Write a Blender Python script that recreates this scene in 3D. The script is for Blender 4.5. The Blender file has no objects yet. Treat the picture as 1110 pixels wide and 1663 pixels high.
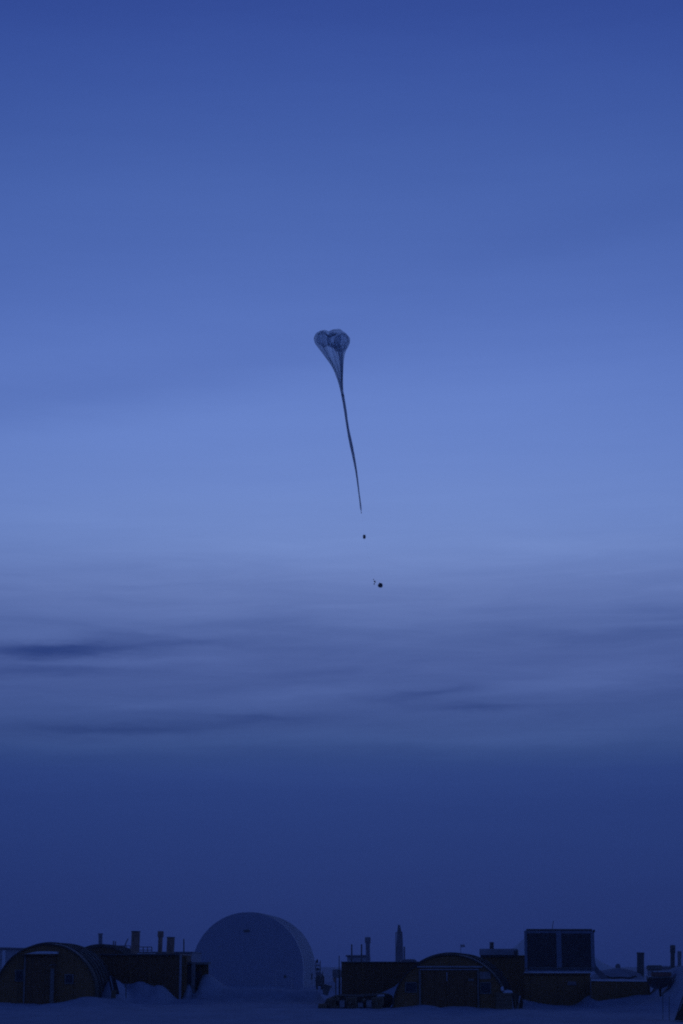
import bpy, bmesh, math, random
from mathutils import Vector, noise

random.seed(7)
HAZE = 0.0006
sc = bpy.context.scene
C = sc.collection
R = math.radians

# ------------------------------------------------------------------ camera
IMG_W, IMG_H = 1110.0, 1663.0
FOCAL = 70.0
F = IMG_H * FOCAL / 36.0
EYE = 1.7
HOR = 1570.0
PITCH = math.atan((HOR - IMG_H / 2) / F)
cam_d = bpy.data.cameras.new('camera')
cam_d.sensor_fit = 'VERTICAL'
cam_d.sensor_height = 36.0
cam_d.sensor_width = 24.0
cam_d.lens = FOCAL
cam_d.clip_start = 0.1
cam_d.clip_end = 20000
cam = bpy.data.objects.new('camera', cam_d)
C.objects.link(cam)
cam.location = (0, 0, EYE)
cam.rotation_euler = (math.pi / 2 + PITCH, 0, 0)
sc.camera = cam
CP, SP = math.cos(PITCH), math.sin(PITCH)


def W(px, py, d):
    """point at forward distance d that the measured picture position sees"""
    u = (px - IMG_W / 2) / F
    v = (IMG_H / 2 - py) / F
    yy = CP - v * SP
    zz = SP + v * CP
    t = d / yy
    return Vector((u * t, d, EYE + zz * t))


def azel(px, py):
    w = W(px, py, 100.0) - Vector((0, 0, EYE))
    return math.atan2(w.x, w.y), math.atan2(w.z, math.hypot(w.x, w.y))


def lin(r, g, b):
    f = lambda c: (c / 255 / 12.92) if c / 255 <= 0.04045 else ((c / 255 + 0.055) / 1.055) ** 2.4
    return (f(r), f(g), f(b), 1.0)


# ------------------------------------------------------------------ materials
def nodes_of(m):
    m.use_nodes = True
    return m.node_tree.nodes, m.node_tree.links


def mat(name, col, rough=0.8, var=0.35, scale=3.0, bump=0.15, stretch=(1, 1, 1), metal=0.0, planks=None, snow=0.0):
    m = bpy.data.materials.new(name)
    n, l = nodes_of(m)
    b = n['Principled BSDF']
    b.inputs['Roughness'].default_value = rough
    b.inputs['Metallic'].default_value = metal
    tc = n.new('ShaderNodeTexCoord')
    mp = n.new('ShaderNodeMapping')
    mp.inputs['Scale'].default_value = stretch
    l.new(tc.outputs['Object'], mp.inputs['Vector'])
    nz = n.new('ShaderNodeTexNoise')
    nz.inputs['Scale'].default_value = scale
    nz.inputs['Detail'].default_value = 7
    nz.inputs['Roughness'].default_value = 0.65
    l.new(mp.outputs['Vector'], nz.inputs['Vector'])
    cr = n.new('ShaderNodeValToRGB')
    lo = tuple(c * (1 - var) for c in col)
    hi = tuple(min(1, c * (1 + var)) for c in col)
    cr.color_ramp.elements[0].position = 0.3
    cr.color_ramp.elements[0].color = (*lo, 1)
    cr.color_ramp.elements[1].position = 0.7
    cr.color_ramp.elements[1].color = (*hi, 1)
    l.new(nz.outputs['Fac'], cr.inputs['Fac'])
    out = cr.outputs['Color']
    hgt = nz.outputs['Fac']
    if planks:
        # joints between boards or panels along one object axis
        sx = n.new('ShaderNodeSeparateXYZ')
        l.new(tc.outputs['Object'], sx.inputs[0])
        mo = n.new('ShaderNodeMath'); mo.operation = 'PINGPONG'
        l.new(sx.outputs[planks[0]], mo.inputs[0]); mo.inputs[1].default_value = planks[1] / 2
        gt = n.new('ShaderNodeMath'); gt.operation = 'GREATER_THAN'
        l.new(mo.outputs[0], gt.inputs[0]); gt.inputs[1].default_value = planks[2]
        mx = n.new('ShaderNodeMix'); mx.data_type = 'RGBA'
        l.new(gt.outputs[0], mx.inputs['Factor'])
        mx.inputs['A'].default_value = (col[0] * .35, col[1] * .35, col[2] * .35, 1)
        l.new(out, mx.inputs['B'])
        out = mx.outputs['Result']
    if snow:
        # frost clinging to the faces that look up
        ge = n.new('ShaderNodeNewGeometry')
        s2 = n.new('ShaderNodeSeparateXYZ')
        l.new(ge.outputs['Normal'], s2.inputs[0])
        ad = n.new('ShaderNodeMath'); ad.operation = 'ADD'
        l.new(s2.outputs['Z'], ad.inputs[0]); 
        nm = n.new('ShaderNodeMath'); nm.operation = 'MULTIPLY_ADD'
        l.new(nz.outputs['Fac'], nm.inputs[0]); nm.inputs[1].default_value = 1.6; nm.inputs[2].default_value = -0.8
        l.new(nm.outputs[0], ad.inputs[1])
        mr = n.new('ShaderNodeMapRange')
        l.new(ad.outputs[0], mr.inputs['Value'])
        mr.inputs['From Min'].default_value = 0.62
        mr.inputs['From Max'].default_value = 1.0
        mr.inputs['To Max'].default_value = snow
        mx = n.new('ShaderNodeMix'); mx.data_type = 'RGBA'
        l.new(mr.outputs[0], mx.inputs['Factor'])
        l.new(out, mx.inputs['A'])
        mx.inputs['B'].default_value = (0.75, 0.78, 0.82, 1)
        out = mx.outputs['Result']
    l.new(out, b.inputs['Base Color'])
    if bump:
        bp = n.new('ShaderNodeBump')
        bp.inputs['Strength'].default_value = bump
        bp.inputs['Distance'].default_value = 0.05
        l.new(hgt, bp.inputs['Height'])
        l.new(bp.outputs['Normal'], b.inputs['Normal'])
    return m


M = {}
M['plywood'] = mat('weathered_plywood', (0.25, 0.135, 0.05), planks=('X', 1.22, 0.012), stretch=(1, 1, 6))
M['plywood_dark'] = mat('dark_stained_plywood', (0.15, 0.075, 0.028), planks=('X', 1.22, 0.012), stretch=(1, 1, 5))
M['door_wood'] = mat('door_boards', (0.17, 0.085, 0.033), planks=('X', 0.6, 0.01), stretch=(5, 1, 1))
M['canvas'] = mat('dark_canvas', (0.085, 0.066, 0.052), scale=5, snow=0.3)
M['rib'] = mat('rib_canvas', (0.095, 0.075, 0.06), scale=6, snow=0.6)
M['trim'] = mat('pale_trim_paint', (0.36, 0.37, 0.40), var=0.25, scale=5)
M['trim_dim'] = mat('dull_trim', (0.20, 0.19, 0.18), var=0.3, scale=5)
M['pane'] = mat('dark_pane_and_opening', (0.03, 0.035, 0.05), rough=0.25, var=0.1, bump=0)
M['snow'] = mat('snow_cap', (0.72, 0.75, 0.80), rough=0.9, var=0.1, scale=2, bump=0.4)
M['fabric'] = mat('shaded_shelter_fabric', (0.37, 0.40, 0.52), var=0.04, scale=0.4, bump=0.03)  # darker copy for the end walls, their shade put into the colour
M['fabric_roof'] = mat('lit_roof_fabric', (0.62, 0.62, 0.66), var=0.05, scale=0.4, bump=0.03)  # same fabric made paler, the lit roof side put into its colour
M['black'] = mat('black_plastic', (0.03, 0.03, 0.035), rough=0.5, var=0.3)
M['dark_metal'] = mat('dark_metal', (0.11, 0.10, 0.10), rough=0.5, var=0.4)
M['flue'] = mat('sooty_flue_metal', (0.34, 0.22, 0.16), rough=0.6, var=0.45, scale=2, stretch=(3, 3, 1))
M['grey_wall'] = mat('grey_wall_paint', (0.26, 0.24, 0.24), var=0.3, scale=2)
M['far'] = mat('hazed_frosty_wall', (0.38, 0.38, 0.42), var=0.25, scale=1.2)  # paled so the base colour carries distance haze; also snowy roofs
M['far_dark'] = mat('hazed_far_metal', (0.23, 0.22, 0.25), var=0.3, scale=1.5)  # lightened metal, haze of distance put into its colour
M['panel_dark'] = mat('dark_panel', (0.05, 0.036, 0.042), rough=0.35, var=0.3, scale=1.2, bump=0.03)
M['box_side'] = mat('frosted_module_skin', (0.22, 0.25, 0.33), var=0.25, scale=2)
M['tarp'] = mat('dark_tarpaulin', (0.075, 0.055, 0.04), var=0.5, scale=4, bump=0.5)
M['crate'] = mat('crate_wood', (0.20, 0.14, 0.085), var=0.4, scale=5, planks=('Z', 0.18, 0.012), stretch=(1, 1, 5), snow=0.15)
M['pale_box'] = mat('pale_box_paint', (0.30, 0.30, 0.32), var=0.2, scale=5)
M['timber'] = mat('timber', (0.30, 0.22, 0.14), var=0.4, scale=8, stretch=(1, 1, .3))
M['red'] = mat('rusty_lid', (0.26, 0.13, 0.11), var=0.4, scale=5)
M['flag'] = mat('faded_flag_cloth', (0.4, 0.4, 0.45), var=0.3)


# ------------------------------------------------------------------ mesh helpers
class MB:
    def __init__(s):
        s.v = []; s.f = []

    def add(s, vs, fs):
        k = len(s.v)
        s.v += [Vector(p) for p in vs]
        s.f += [tuple(i + k for i in f) for f in fs]
        return s

    def box(s, x0, x1, y0, y1, z0, z1):
        vs = [(x, y, z) for z in (z0, z1) for y in (y0, y1) for x in (x0, x1)]
        return s.add(vs, [(0, 2, 3, 1), (4, 5, 7, 6), (0, 1, 5, 4), (2, 6, 7, 3), (0, 4, 6, 2), (1, 3, 7, 5)])

    def hexa(s, front, back):
        """four front corners (bl, br, tr, tl) and four back corners"""
        return s.add(list(front) + list(back),
                     [(0, 1, 2, 3), (5, 4, 7, 6), (4, 0, 3, 7), (1, 5, 6, 2), (3, 2, 6, 7), (4, 5, 1, 0)])

    def tube(s, pts, rad, n=8, caps=True):
        pts = [Vector(p) for p in pts]
        rads = rad if isinstance(rad, (list, tuple)) else [rad] * len(pts)
        k = len(s.v)
        for i, p in enumerate(pts):
            t = (pts[min(i + 1, len(pts) - 1)] - pts[max(i - 1, 0)])
            if t.length < 1e-9: t = Vector((0, 0, 1))
            t.normalize()
            a = t.orthogonal() if abs(t.z) < 0.9 else (Vector((1, 0, 0)) - t * t.x)
            a.normalize(); b = t.cross(a)
            for j in range(n):
                q = 2 * math.pi * j / n
                s.v.append(p + (a * math.cos(q) + b * math.sin(q)) * rads[i])
        for i in range(len(pts) - 1):
            for j in range(n):
                s.f.append((k + i * n + j, k + i * n + (j + 1) % n, k + (i + 1) * n + (j + 1) % n, k + (i + 1) * n + j))
        if caps:
            s.f.append(tuple(k + j for j in range(n))[::-1])
            s.f.append(tuple(k + (len(pts) - 1) * n + j for j in range(n)))
        return s

    def prism(s, front, off):
        """polygon (list of points) pushed along a vector"""
        n = len(front)
        off = Vector(off)
        f = [Vector(p) for p in front]
        s.add(f + [p + off for p in f],
              [tuple(range(n)), tuple(range(2 * n - 1, n - 1, -1))] +
              [(i, i + n, (i + 1) % n + n, (i + 1) % n) for i in range(n)])
        return s

    def lump(s, c, rx, ry, rz, seed=0, amp=0.2, sub=3, freq=1.5):
        bm = bmesh.new()
        bmesh.ops.create_icosphere(bm, subdivisions=sub, radius=1)
        vs = []
        for v in bm.verts:
            k = 1 + amp * noise.noise(v.co * freq + Vector((seed * 7.3, 0, 0)))
            vs.append(Vector(c) + Vector((v.co.x * rx * k, v.co.y * ry * k, v.co.z * rz * k)))
        bm.verts.ensure_lookup_table()
        fs = [tuple(v.index for v in f.verts) for f in bm.faces]
        bm.free()
        return s.add(vs, fs)

    def build(s, name, m, parent=None, smooth=False, bevel=0.0):
        o0 = parent_origin(parent)
        me = bpy.data.meshes.new(name)
        me.from_pydata([p - o0 for p in s.v], [], s.f)
        bm = bmesh.new(); bm.from_mesh(me)
        bmesh.ops.recalc_face_normals(bm, faces=bm.faces)
        if bevel:
            bmesh.ops.bevel(bm, geom=list(bm.edges), offset=bevel, segments=2, affect='EDGES', clamp_overlap=True)
        bm.to_mesh(me); bm.free()
        if smooth:
            me.shade_smooth()
        me.materials.append(m)
        o = bpy.data.objects.new(name, me)
        C.objects.link(o)
        if parent: o.parent = parent
        return o


def parent_origin(p):
    v = Vector((0, 0, 0))
    while p is not None:
        v = v + Vector(p.location); p = p.parent
    return v


def tag(o, label=None, cat=None, group=None, kind=None):
    if label: o['label'] = label
    if cat: o['category'] = cat
    if group: o['group'] = group
    if kind: o['kind'] = kind
    return o


def thing(name, label, cat, loc, group=None):
    o = bpy.data.objects.new(name, None)
    o.empty_display_size = 0.2
    o.location = loc
    C.objects.link(o)
    return tag(o, label, cat, group)


def solo(o, label, cat, group=None):
    """a thing that is one mesh: move its origin to its base"""
    me = o.data
    xs = [v.co.x for v in me.vertices]; ys = [v.co.y for v in me.vertices]; zs = [v.co.z for v in me.vertices]
    c = Vector(((min(xs) + max(xs)) / 2, (min(ys) + max(ys)) / 2, min(zs)))
    for v in me.vertices: v.co -= c
    o.location = c
    return tag(o, label, cat, group)


def rect(x0, y0, x1, y1, d):
    """world X range and Z range of a measured upright rectangle at distance d"""
    ym = (y0 + y1) / 2; xm = (x0 + x1) / 2
    return W(x0, ym, d).x, W(x1, ym, d).x, W(xm, y1, d).z, W(xm, y0, d).z


def bx(mb, x0, y0, x1, y1, d, dep, turn=0.0):
    """box from a measured front; turn makes its sides run back to the right"""
    X0, X1, Z0, Z1 = rect(x0, y0, x1, y1, d)
    if not turn:
        return mb.box(X0, X1, d, d + dep, Z0, Z1)
    k = dep * math.tan(turn)
    return mb.hexa([(X0, d, Z0), (X1, d, Z0), (X1, d, Z1), (X0, d, Z1)],
                   [(X0 + k, d + dep, Z0), (X1 + k, d + dep, Z0), (X1 + k, d + dep, Z1), (X0 + k, d + dep, Z1)])


def base(px, d, z=0.0):
    p = W(px, HOR, d)
    return (p.x, d, z)


def poly(pts, d):
    return [W(x, y, d) for x, y in pts]


# ------------------------------------------------------------------ snow ground
def interp(pl, x):
    if x <= pl[0][0]: return pl[0][1]
    for (a, b), (c, e) in zip(pl, pl[1:]):
        if x <= c:
            t = (x - a) / (c - a)
            t = t * t * (3 - 2 * t) * 0.5 + t * 0.5
            return b + (e - b) * t
    return pl[-1][1]


DRIFTS = []


def drift(pts, d, front, back, edge=1.2):
    pl = [(W(x, HOR, d).x, W(x, y, d).z) for x, y in pts]
    DRIFTS.append((pl, d, front, back, edge))


drift([(-60, 1626), (0, 1627), (40, 1628.5), (72, 1630), (88, 1627.5), (110, 1625.5), (128, 1622), (140, 1619), (155, 1618.5), (166, 1621)], 89.6, 5, 2.0)
drift([(158, 1617), (166, 1612), (171, 1603), (177, 1594), (184, 1591), (192, 1594)], 93.5, 2.2, 3.0, 0.5)
drift([(150, 1600), (172, 1593), (180, 1591), (190, 1594), (204, 1599), (215, 1599), (226, 1595), (232, 1595), (243, 1599), (251.5, 1602.5), (261, 1599), (270, 1605), (280, 1614), (287, 1622), (300, 1623), (315, 1622)], 96.9, 3.0, 1.2)
drift([(300, 1623), (303.5, 1600), (307, 1597), (311, 1600), (316, 1616), (319, 1622)], 98.7, 0.9, 0.8, 0.2)
drift([(318, 1621), (321, 1616), (325, 1600), (327.5, 1588), (330, 1584), (334, 1583), (340, 1584), (347, 1588), (356, 1595), (366, 1602), (380, 1606), (450, 1606), (500, 1607), (515, 1608)], 100.0, 2.4, 6.0, 0.3)
drift([(280, 1603), (400, 1601.5), (440, 1602), (488, 1606), (500, 1604), (520, 1600), (545, 1592), (575, 1590)], 148.5, 12, 6)
drift([(470, 1612), (500, 1610), (512, 1609), (523, 1611), (535, 1616), (556, 1616)], 114, 14, 8, 4.0)
drift([(505, 1642), (560, 1643), (600, 1642), (636, 1638), (660, 1636.5), (690, 1633.5), (700, 1634.5), (717, 1639), (730, 1637.5), (760, 1637), (785, 1640), (800, 1644), (850, 1643.5), (858, 1640)], 83.2, 5, 2)
drift([(606, 1620), (622, 1612), (638, 1604), (650, 1595), (662, 1595)], 91.4, 1.6, 1.2, 0.5)
drift([(845, 1622), (856, 1625), (880, 1631.5), (895, 1633.5), (912, 1634.5), (926, 1633.5), (935, 1630.5), (943, 1626), (950, 1620.5), (955, 1616), (958, 1612)], 91.6, 2.2, 1.0, 0.12)
drift([(961, 1626), (1000, 1621), (1030, 1617.5), (1058, 1616), (1075, 1612), (1090, 1600)], 90.2, 4.0, 1.0, 0.12)
drift([(1062, 1622), (1072, 1611), (1080, 1604), (1087, 1592), (1091, 1574), (1098, 1570), (1130, 1566), (1190, 1570)], 88.0, 9.0, 6.0, 1.0)
drift([(858, 1640), (900, 1645), (960, 1643), (1020, 1648), (1080, 1652)], 74, 6, 6)


def ground_z(x, y):
    h = 0.0
    for pl, d, fr, bk, ed in DRIFTS:
        dy = (y - d) / (fr if y < d else bk)
        if abs(dy) > 3.2: continue
        ex = 0.0
        if x < pl[0][0]: ex = (pl[0][0] - x) / ed
        elif x > pl[-1][0]: ex = (x - pl[-1][0]) / ed
        if ex > 3: continue
        z = interp(pl, x) * math.exp(-dy * dy - ex * ex)
        if z > 0: h = max(h, z)
        elif h == 0: h = min(h, z) if h <= 0 else h
    a = 0.075 * noise.noise(Vector((x * 0.35, y * 0.16, 3.1))) + 0.055 * noise.noise(Vector((x * 1.1 + y * 0.3, y * 0.5, 9.0)))
    a += 0.16 * noise.noise(Vector((x * 0.07, y * 0.045, 1.7))) * min(1, max(0, (y - 20) / 40))
    if 66 < y < 110: a *= 0.75
    return h + a + (0.03 * noise.noise(Vector((x * 3.1, y * 1.4, 5.0))) if abs(x) < 20 and y < 112 else 0)


def axis(segs):
    out = []
    for a, b, s in segs:
        n = max(1, int(round((b - a) / s)))
        out += [a + (b - a) * i / n for i in range(n)]
    out.append(segs[-1][1])
    return out


def build_ground():
    xs = axis([(-6000, -1000, 1000), (-1000, -200, 200), (-200, -50, 15), (-50, -18, 2), (-18, 18, 0.17), (18, 50, 2), (50, 200, 15), (200, 1000, 200), (1000, 6000, 1000)])
    ys = axis([(-300, -20, 40), (-20, 46, 3), (46, 66, 0.5), (66, 112, 0.24), (112, 170, 1.2), (170, 260, 6), (260, 1000, 60), (1000, 9000, 800)])
    nx, ny = len(xs), len(ys)
    vs = [(x, y, ground_z(x, y)) for y in ys for x in xs]
    fs = [(j * nx + i, j * nx + i + 1, (j + 1) * nx + i + 1, (j + 1) * nx + i) for j in range(ny - 1) for i in range(nx - 1)]
    me = bpy.data.meshes.new('snow_ground')
    me.from_pydata(vs, [], fs)
    me.shade_smooth()
    m = bpy.data.materials.new('drifted_snow')
    n, l = nodes_of(m)
    b = n['Principled BSDF']
    b.inputs['Roughness'].default_value = 0.95
    b.inputs['Specular IOR Level'].default_value = 0.15
    tc = n.new('ShaderNodeTexCoord')
    mp = n.new('ShaderNodeMapping'); mp.inputs['Scale'].default_value = (0.7, 0.25, 1)
    l.new(tc.outputs['Object'], mp.inputs['Vector'])
    nz = n.new('ShaderNodeTexNoise'); nz.inputs['Scale'].default_value = 1.2; nz.inputs['Detail'].default_value = 9
    nz.inputs['Roughness'].default_value = 0.6
    l.new(mp.outputs[0], nz.inputs['Vector'])
    cr = n.new('ShaderNodeValToRGB')
    cr.color_ramp.elements[0].position = 0.3; cr.color_ramp.elements[0].color = (0.38, 0.43, 0.53, 1)
    cr.color_ramp.elements[1].position = 0.7; cr.color_ramp.elements[1].color = (0.53, 0.585, 0.69, 1)
    l.new(nz.outputs['Fac'], cr.inputs['Fac'])
    l.new(cr.outputs[0], b.inputs['Base Color'])
    bp = n.new('ShaderNodeBump'); bp.inputs['Strength'].default_value = 0.7; bp.inputs['Distance'].default_value = 0.12
    l.new(nz.outputs['Fac'], bp.inputs['Height']); l.new(bp.outputs[0], b.inputs['Normal'])
    me.materials.append(m)
    o = bpy.data.objects.new('snow_ground', me)
    o['kind'] = 'structure'
    C.objects.link(o)


build_ground()


# ------------------------------------------------------------------ arched shelters
class Arch:
    """arched shelter: local frame with x across, y along the ridge, z up"""

    def __init__(s, cx, top, bot, half_px, d, length, yaw=0.0, stilt=0.1):
        p = W(cx, bot, d)
        s.k = (W(cx + half_px, HOR, d).x - W(cx, HOR, d).x) / half_px
        s.o = Vector((p.x, d, p.z)); s.a = half_px * s.k
        s.h = W(cx, top, d).z - p.z
        s.st = stilt * s.h; s.L = length; s.yaw = yaw; s.cx = cx; s.d = d
        s.c, s.s = math.cos(yaw), math.sin(yaw)

    def P(s, x, y, z):
        return s.o + Vector((x * s.c + y * s.s, -x * s.s + y * s.c, z))

    def prof(s, grow=0.0, n=36, sink=0.6):
        a = s.a + grow; b = s.h - s.st + grow
        pts = [(a, -sink), (a, s.st * 0.5)]
        pts += [(a * math.cos(math.pi * i / n), s.st + b * math.sin(math.pi * i / n)) for i in range(n + 1)]
        return pts + [(-a, s.st * 0.5), (-a, -sink)]

    def shell(s, name, m, parent, y0, y1, g0, g1, rows=10, wob=0.012):
        mb = MB()
        po, pi_ = s.prof(g1), s.prof(g0)
        n = len(po)
        ys = [y0 + (y1 - y0) * i / rows for i in range(rows + 1)]
        vs = []
        for y in ys:
            for q, (x, z) in enumerate(po):
                k = 1 + wob * noise.noise(Vector((q * 0.35, y * 1.1, s.cx * 0.01)))
                vs.append(s.P(x * k, y, z * k))
        for y in (y0, y1):
            vs += [s.P(x, y, z) for x, z in pi_]
        fs = [(r * n + i, r * n + i + 1, (r + 1) * n + i + 1, (r + 1) * n + i) for r in range(rows) for i in range(n - 1)]
        A = (rows + 1) * n
        fs += [(i, A + i, A + i + 1, i + 1) for i in range(n - 1)]
        fs += [(rows * n + i, rows * n + i + 1, A + n + i + 1, A + n + i) for i in range(n - 1)]
        fs += [(A + i, A + n + i, A + n + i + 1, A + i + 1) for i in range(n - 1)]
        mb.add(vs, fs)
        return mb.build(name, m, parent)

    def wall(s, name, m, parent, y, thick, grow=-0.045):
        mb = MB()
        pr = s.prof(grow)
        mb.prism([s.P(x, y, z) for x, z in pr], s.P(0, thick, 0) - s.P(0, 0, 0))
        return mb.build(name, m, parent)

    def fl(s, px, py):
        """front plane coordinates of a measured point"""
        p = W(px, py, s.d)
        return (p.x - s.o.x), p.z - s.o.z

    def pbox(s, mb, x0, y0, x1, y1, ya, yb):
        """box on the front: measured rectangle, from ya to yb along the ridge"""
        xm, ym = (x0 + x1) / 2, (y0 + y1) / 2
        a, _ = s.fl(x0, ym); b, _ = s.fl(x1, ym)
        _, c = s.fl(xm, y1); _, e = s.fl(xm, y0)
        return mb.hexa([s.P(a, ya, c), s.P(b, ya, c), s.P(b, ya, e), s.P(a, ya, e)],
                       [s.P(a, yb, c), s.P(b, yb, c), s.P(b, yb, e), s.P(a, yb, e)])


def window_on(A, x0, y0, x1, y1, parent, fr=1.8, frame_m='trim_dim'):
    w = MB()
    A.pbox(w, x0, y0, x1, y0 + fr, -0.06, 0.02)
    A.pbox(w, x0, y1 - fr, x1, y1, -0.075, 0.02)
    A.pbox(w, x0, y0 + fr, x0 + fr, y1 - fr, -0.055, 0.02)
    A.pbox(w, x1 - fr, y0 + fr, x1, y1 - fr, -0.055, 0.02)
    f = w.build('window', M[frame_m], parent)
    p = MB(); A.pbox(p, x0 + fr, y0 + fr, x1 - fr, y1 - fr, -0.025, 0.01)
    p.build('pane', M['pane'], f)
    return f


def ribs(A, parent, ys, w=0.1, g0=0.012, g1=0.07, m='rib'):
    for y in ys:
        A.shell('rib', M[m], parent, y, y + w, g0, g1, rows=1, wob=0.0)


# hut at the left edge
A1 = Arch(74, 1532, 1628, 83, 90.0, 6.3, stilt=0.125)
h = thing('arched_hut', 'dark arched hut cut by the left edge with snow ledge over its door', 'hut', A1.o)
A1.shell('canvas_roof', M['canvas'], h, -0.12, A1.L, -0.06, 0.0)
A1.wall('end_wall', M['plywood'], h, 0.0, 0.12)
A1.wall('rear_wall', M['plywood_dark'], h, A1.L - 0.15, 0.1)
ribs(A1, h, [1.0, 2.1, 3.3, 4.6, 5.9])
mb = MB(); A1.pbox(mb, 41, 1551, 89, 1634, -0.30, 0.02)
mb.build('door', M['door_wood'], h)
mb = MB(); A1.pbox(mb, 83.5, 1573, 89.5, 1634, -0.36, -0.302)
mb.build('door_post', M['trim_dim'], h)
mb = MB(); A1.pbox(mb, 40.5, 1552, 43, 1634, -0.35, -0.302)
mb.build('door_post', M['trim_dim'], h)
mb = MB(); A1.pbox(mb, 38, 1549.2, 96, 1551.2, -0.55, -0.01)
mb.build('door_canopy', M['plywood_dark'], h)
mb = MB()
L = [A1.fl(x, y) for x, y in [(41, 1549.4), (95.5, 1549.4), (96, 1545.8), (84, 1545.0), (66, 1545), (58, 1546.3), (50, 1548.2)]]
mb.prism([A1.P(x, -0.53, z) for x, z in L], A1.P(0, 0.5, 0) - A1.P(0, 0, 0))
mb.build('snow_cap', M['snow'], h)
window_on(A1, 25, 1575, 39, 1594, h)
window_on(A1, 105.5, 1582, 120, 1598, h)
mb = MB(); A1.pbox(mb, 84, 1566.5, 92, 1567.8, -0.36, -0.02); mb.build('lamp_bracket', M['trim_dim'], h)

# second arched hut behind it
A2 = Arch(163, 1535, 1606, 66, 116.0, 7.0, stilt=0.1)
h = thing('arched_hut', 'low arched hut roof showing over the dark shed behind the left hut', 'hut', A2.o)
A2.shell('canvas_roof', M['canvas'], h, -0.1, A2.L, -0.10, 0.0)
A2.wall('end_wall', M['plywood_dark'], h, 0.0, 0.12)
A2.wall('rear_wall', M['plywood_dark'], h, A2.L - 0.15, 0.1)
ribs(A2, h, [-0.12, 1.1, 2.4, 3.6, 4.8, 6.0])

# large white shelter
A3 = Arch(401.5, 1481.5, 1606, 91, 150.0, 10.0, yaw=R(4.5), stilt=0.25)
h = thing('dome_shelter', 'tall pale round-topped fabric shelter, largest building, standing in open snow', 'shelter', A3.o)
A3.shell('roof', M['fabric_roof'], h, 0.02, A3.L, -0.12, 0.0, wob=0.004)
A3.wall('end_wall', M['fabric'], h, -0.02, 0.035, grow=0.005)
A3.wall('rear_wall', M['fabric'], h, A3.L - 0.15, 0.1)
ribs(A3, h, [1.45, 2.95, 4.45, 5.95, 7.45, 8.95], w=0.08, g0=0.01, g1=0.05, m='fabric_roof')
mb = MB(); A3.pbox(mb, 396.5, 1510.5, 400.5, 1513.5, -0.10, -0.025); A3.pbox(mb, 401.5, 1509.8, 405.5, 1513.3, -0.105, -0.025)
mb.build('vent', M['dark_metal'], h)
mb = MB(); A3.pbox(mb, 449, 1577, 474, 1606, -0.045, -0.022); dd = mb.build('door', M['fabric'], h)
mb = MB(); A3.pbox(mb, 448, 1576.2, 449, 1606, -0.05, -0.022); A3.pbox(mb, 474, 1576.2, 475, 1606, -0.05, -0.022); A3.pbox(mb, 449, 1576.2, 474, 1577, -0.05, -0.022)
mb.build('frame', M['fabric_roof'], dd)
mb = MB(); A3.pbox(mb, 462, 1584, 466, 1588, -0.08, -0.046); mb.build('window', M['dark_metal'], dd)
mb = MB(); A3.pbox(mb, 356, 1535.5, 359, 1538, -0.05, -0.022); mb.build('patch', M['far'], h)
q = A3.P(A3.a, 6.5, 0); mb = MB(); mb.box(q.x - 0.06, q.x + 0.1, q.y - .35, q.y + .35, 0.75, 1.2); mb.build('vent', M['dark_metal'], h)

# hut at right centre
A4 = Arch(731, 1549, 1644, 93, 84.0, 8.0, yaw=R(6.5), stilt=0.05)
h = thing('arched_hut', 'dark arched hut with wide double doors under a pale lintel, right of centre', 'hut', A4.o)
A4.shell('canvas_roof', M['canvas'], h, -0.12, A4.L, -0.06, 0.0)
A4.wall('end_wall', M['plywood'], h, 0.0, 0.12)
A4.wall('rear_wall', M['plywood_dark'], h, A4.L - 0.15, 0.1)
ribs(A4, h, [1.2, 2.5, 3.8, 5.1, 6.4, 7.6])
for x0, x1 in ((687, 725.4), (726.2, 774)):
    mb = MB(); A4.pbox(mb, x0, 1576, x1, 1648, -0.05, 0.02)
    dd = mb.build('door', M['door_wood'], h)
    if x0 > 700:
        mb = MB(); A4.pbox(mb, 725.6, 1579, 727.2, 1593, -0.08, -0.052); mb.build('handle', M['trim'], dd)
        mb = MB(); A4.pbox(mb, 761, 1589.5, 770, 1593, -0.075, -0.052); mb.build('sign_plate', M['trim_dim'], dd)
mb = MB(); A4.pbox(mb, 678, 1568.8, 784, 1571.2, -0.13, 0.02); mb.build('lintel', M['trim'], h)
mb = MB(); A4.pbox(mb, 682, 1573.6, 778, 1575.2, -0.10, 0.02); mb.build('door_track', M['trim'], h)
mb = MB(); A4.pbox(mb, 681, 1576, 684.2, 1648, -0.12, 0.02); mb.build('door_post', M['trim_dim'], h)
mb = MB(); A4.pbox(mb, 776, 1576, 778.5, 1648, -0.12, 0.02); mb.build('door_post', M['trim_dim'], h)
window_on(A4, 658, 1595, 678, 1612, h, fr=1.5)
window_on(A4, 780, 1595, 798, 1614, h, fr=1.5)
mb = MB(); A4.pbox(mb, 779, 1578, 797, 1590, -0.03, 0.02); mb.build('notice_board', M['grey_wall'], h)


# ------------------------------------------------------------------ left sheds
def chimney_on(parent, xb, xt, yb, yt, w, d, m='flue', cap=None, name='chimney', round_=True):
    p0, p1 = W(xb, yb, d), W(xt, yt, d)
    r = w / 2 * d / F
    mb = MB().tube([p0, p0.lerp(p1, .33), p0.lerp(p1, .66), p1], r, 14)
    o = mb.build(name, M[m], parent)
    if cap:
        a = p0.lerp(p1, 1 - cap[0]); q = p0.lerp(p1, 1.01)
        cw = cap[1] / 2 * d / F
        MB().tube([a, a.lerp(q, .15), q.lerp(a, .15), q], [cw * .85, cw, cw, cw * .92], 14).build('cap', M[m], o)
    else:
        a = p0.lerp(p1, 0.965); q = p0.lerp(p1, 1.012)
        MB().tube([a, q], r * 1.09, 14).build('cap', M['dark_metal'], o)
    return o


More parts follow.
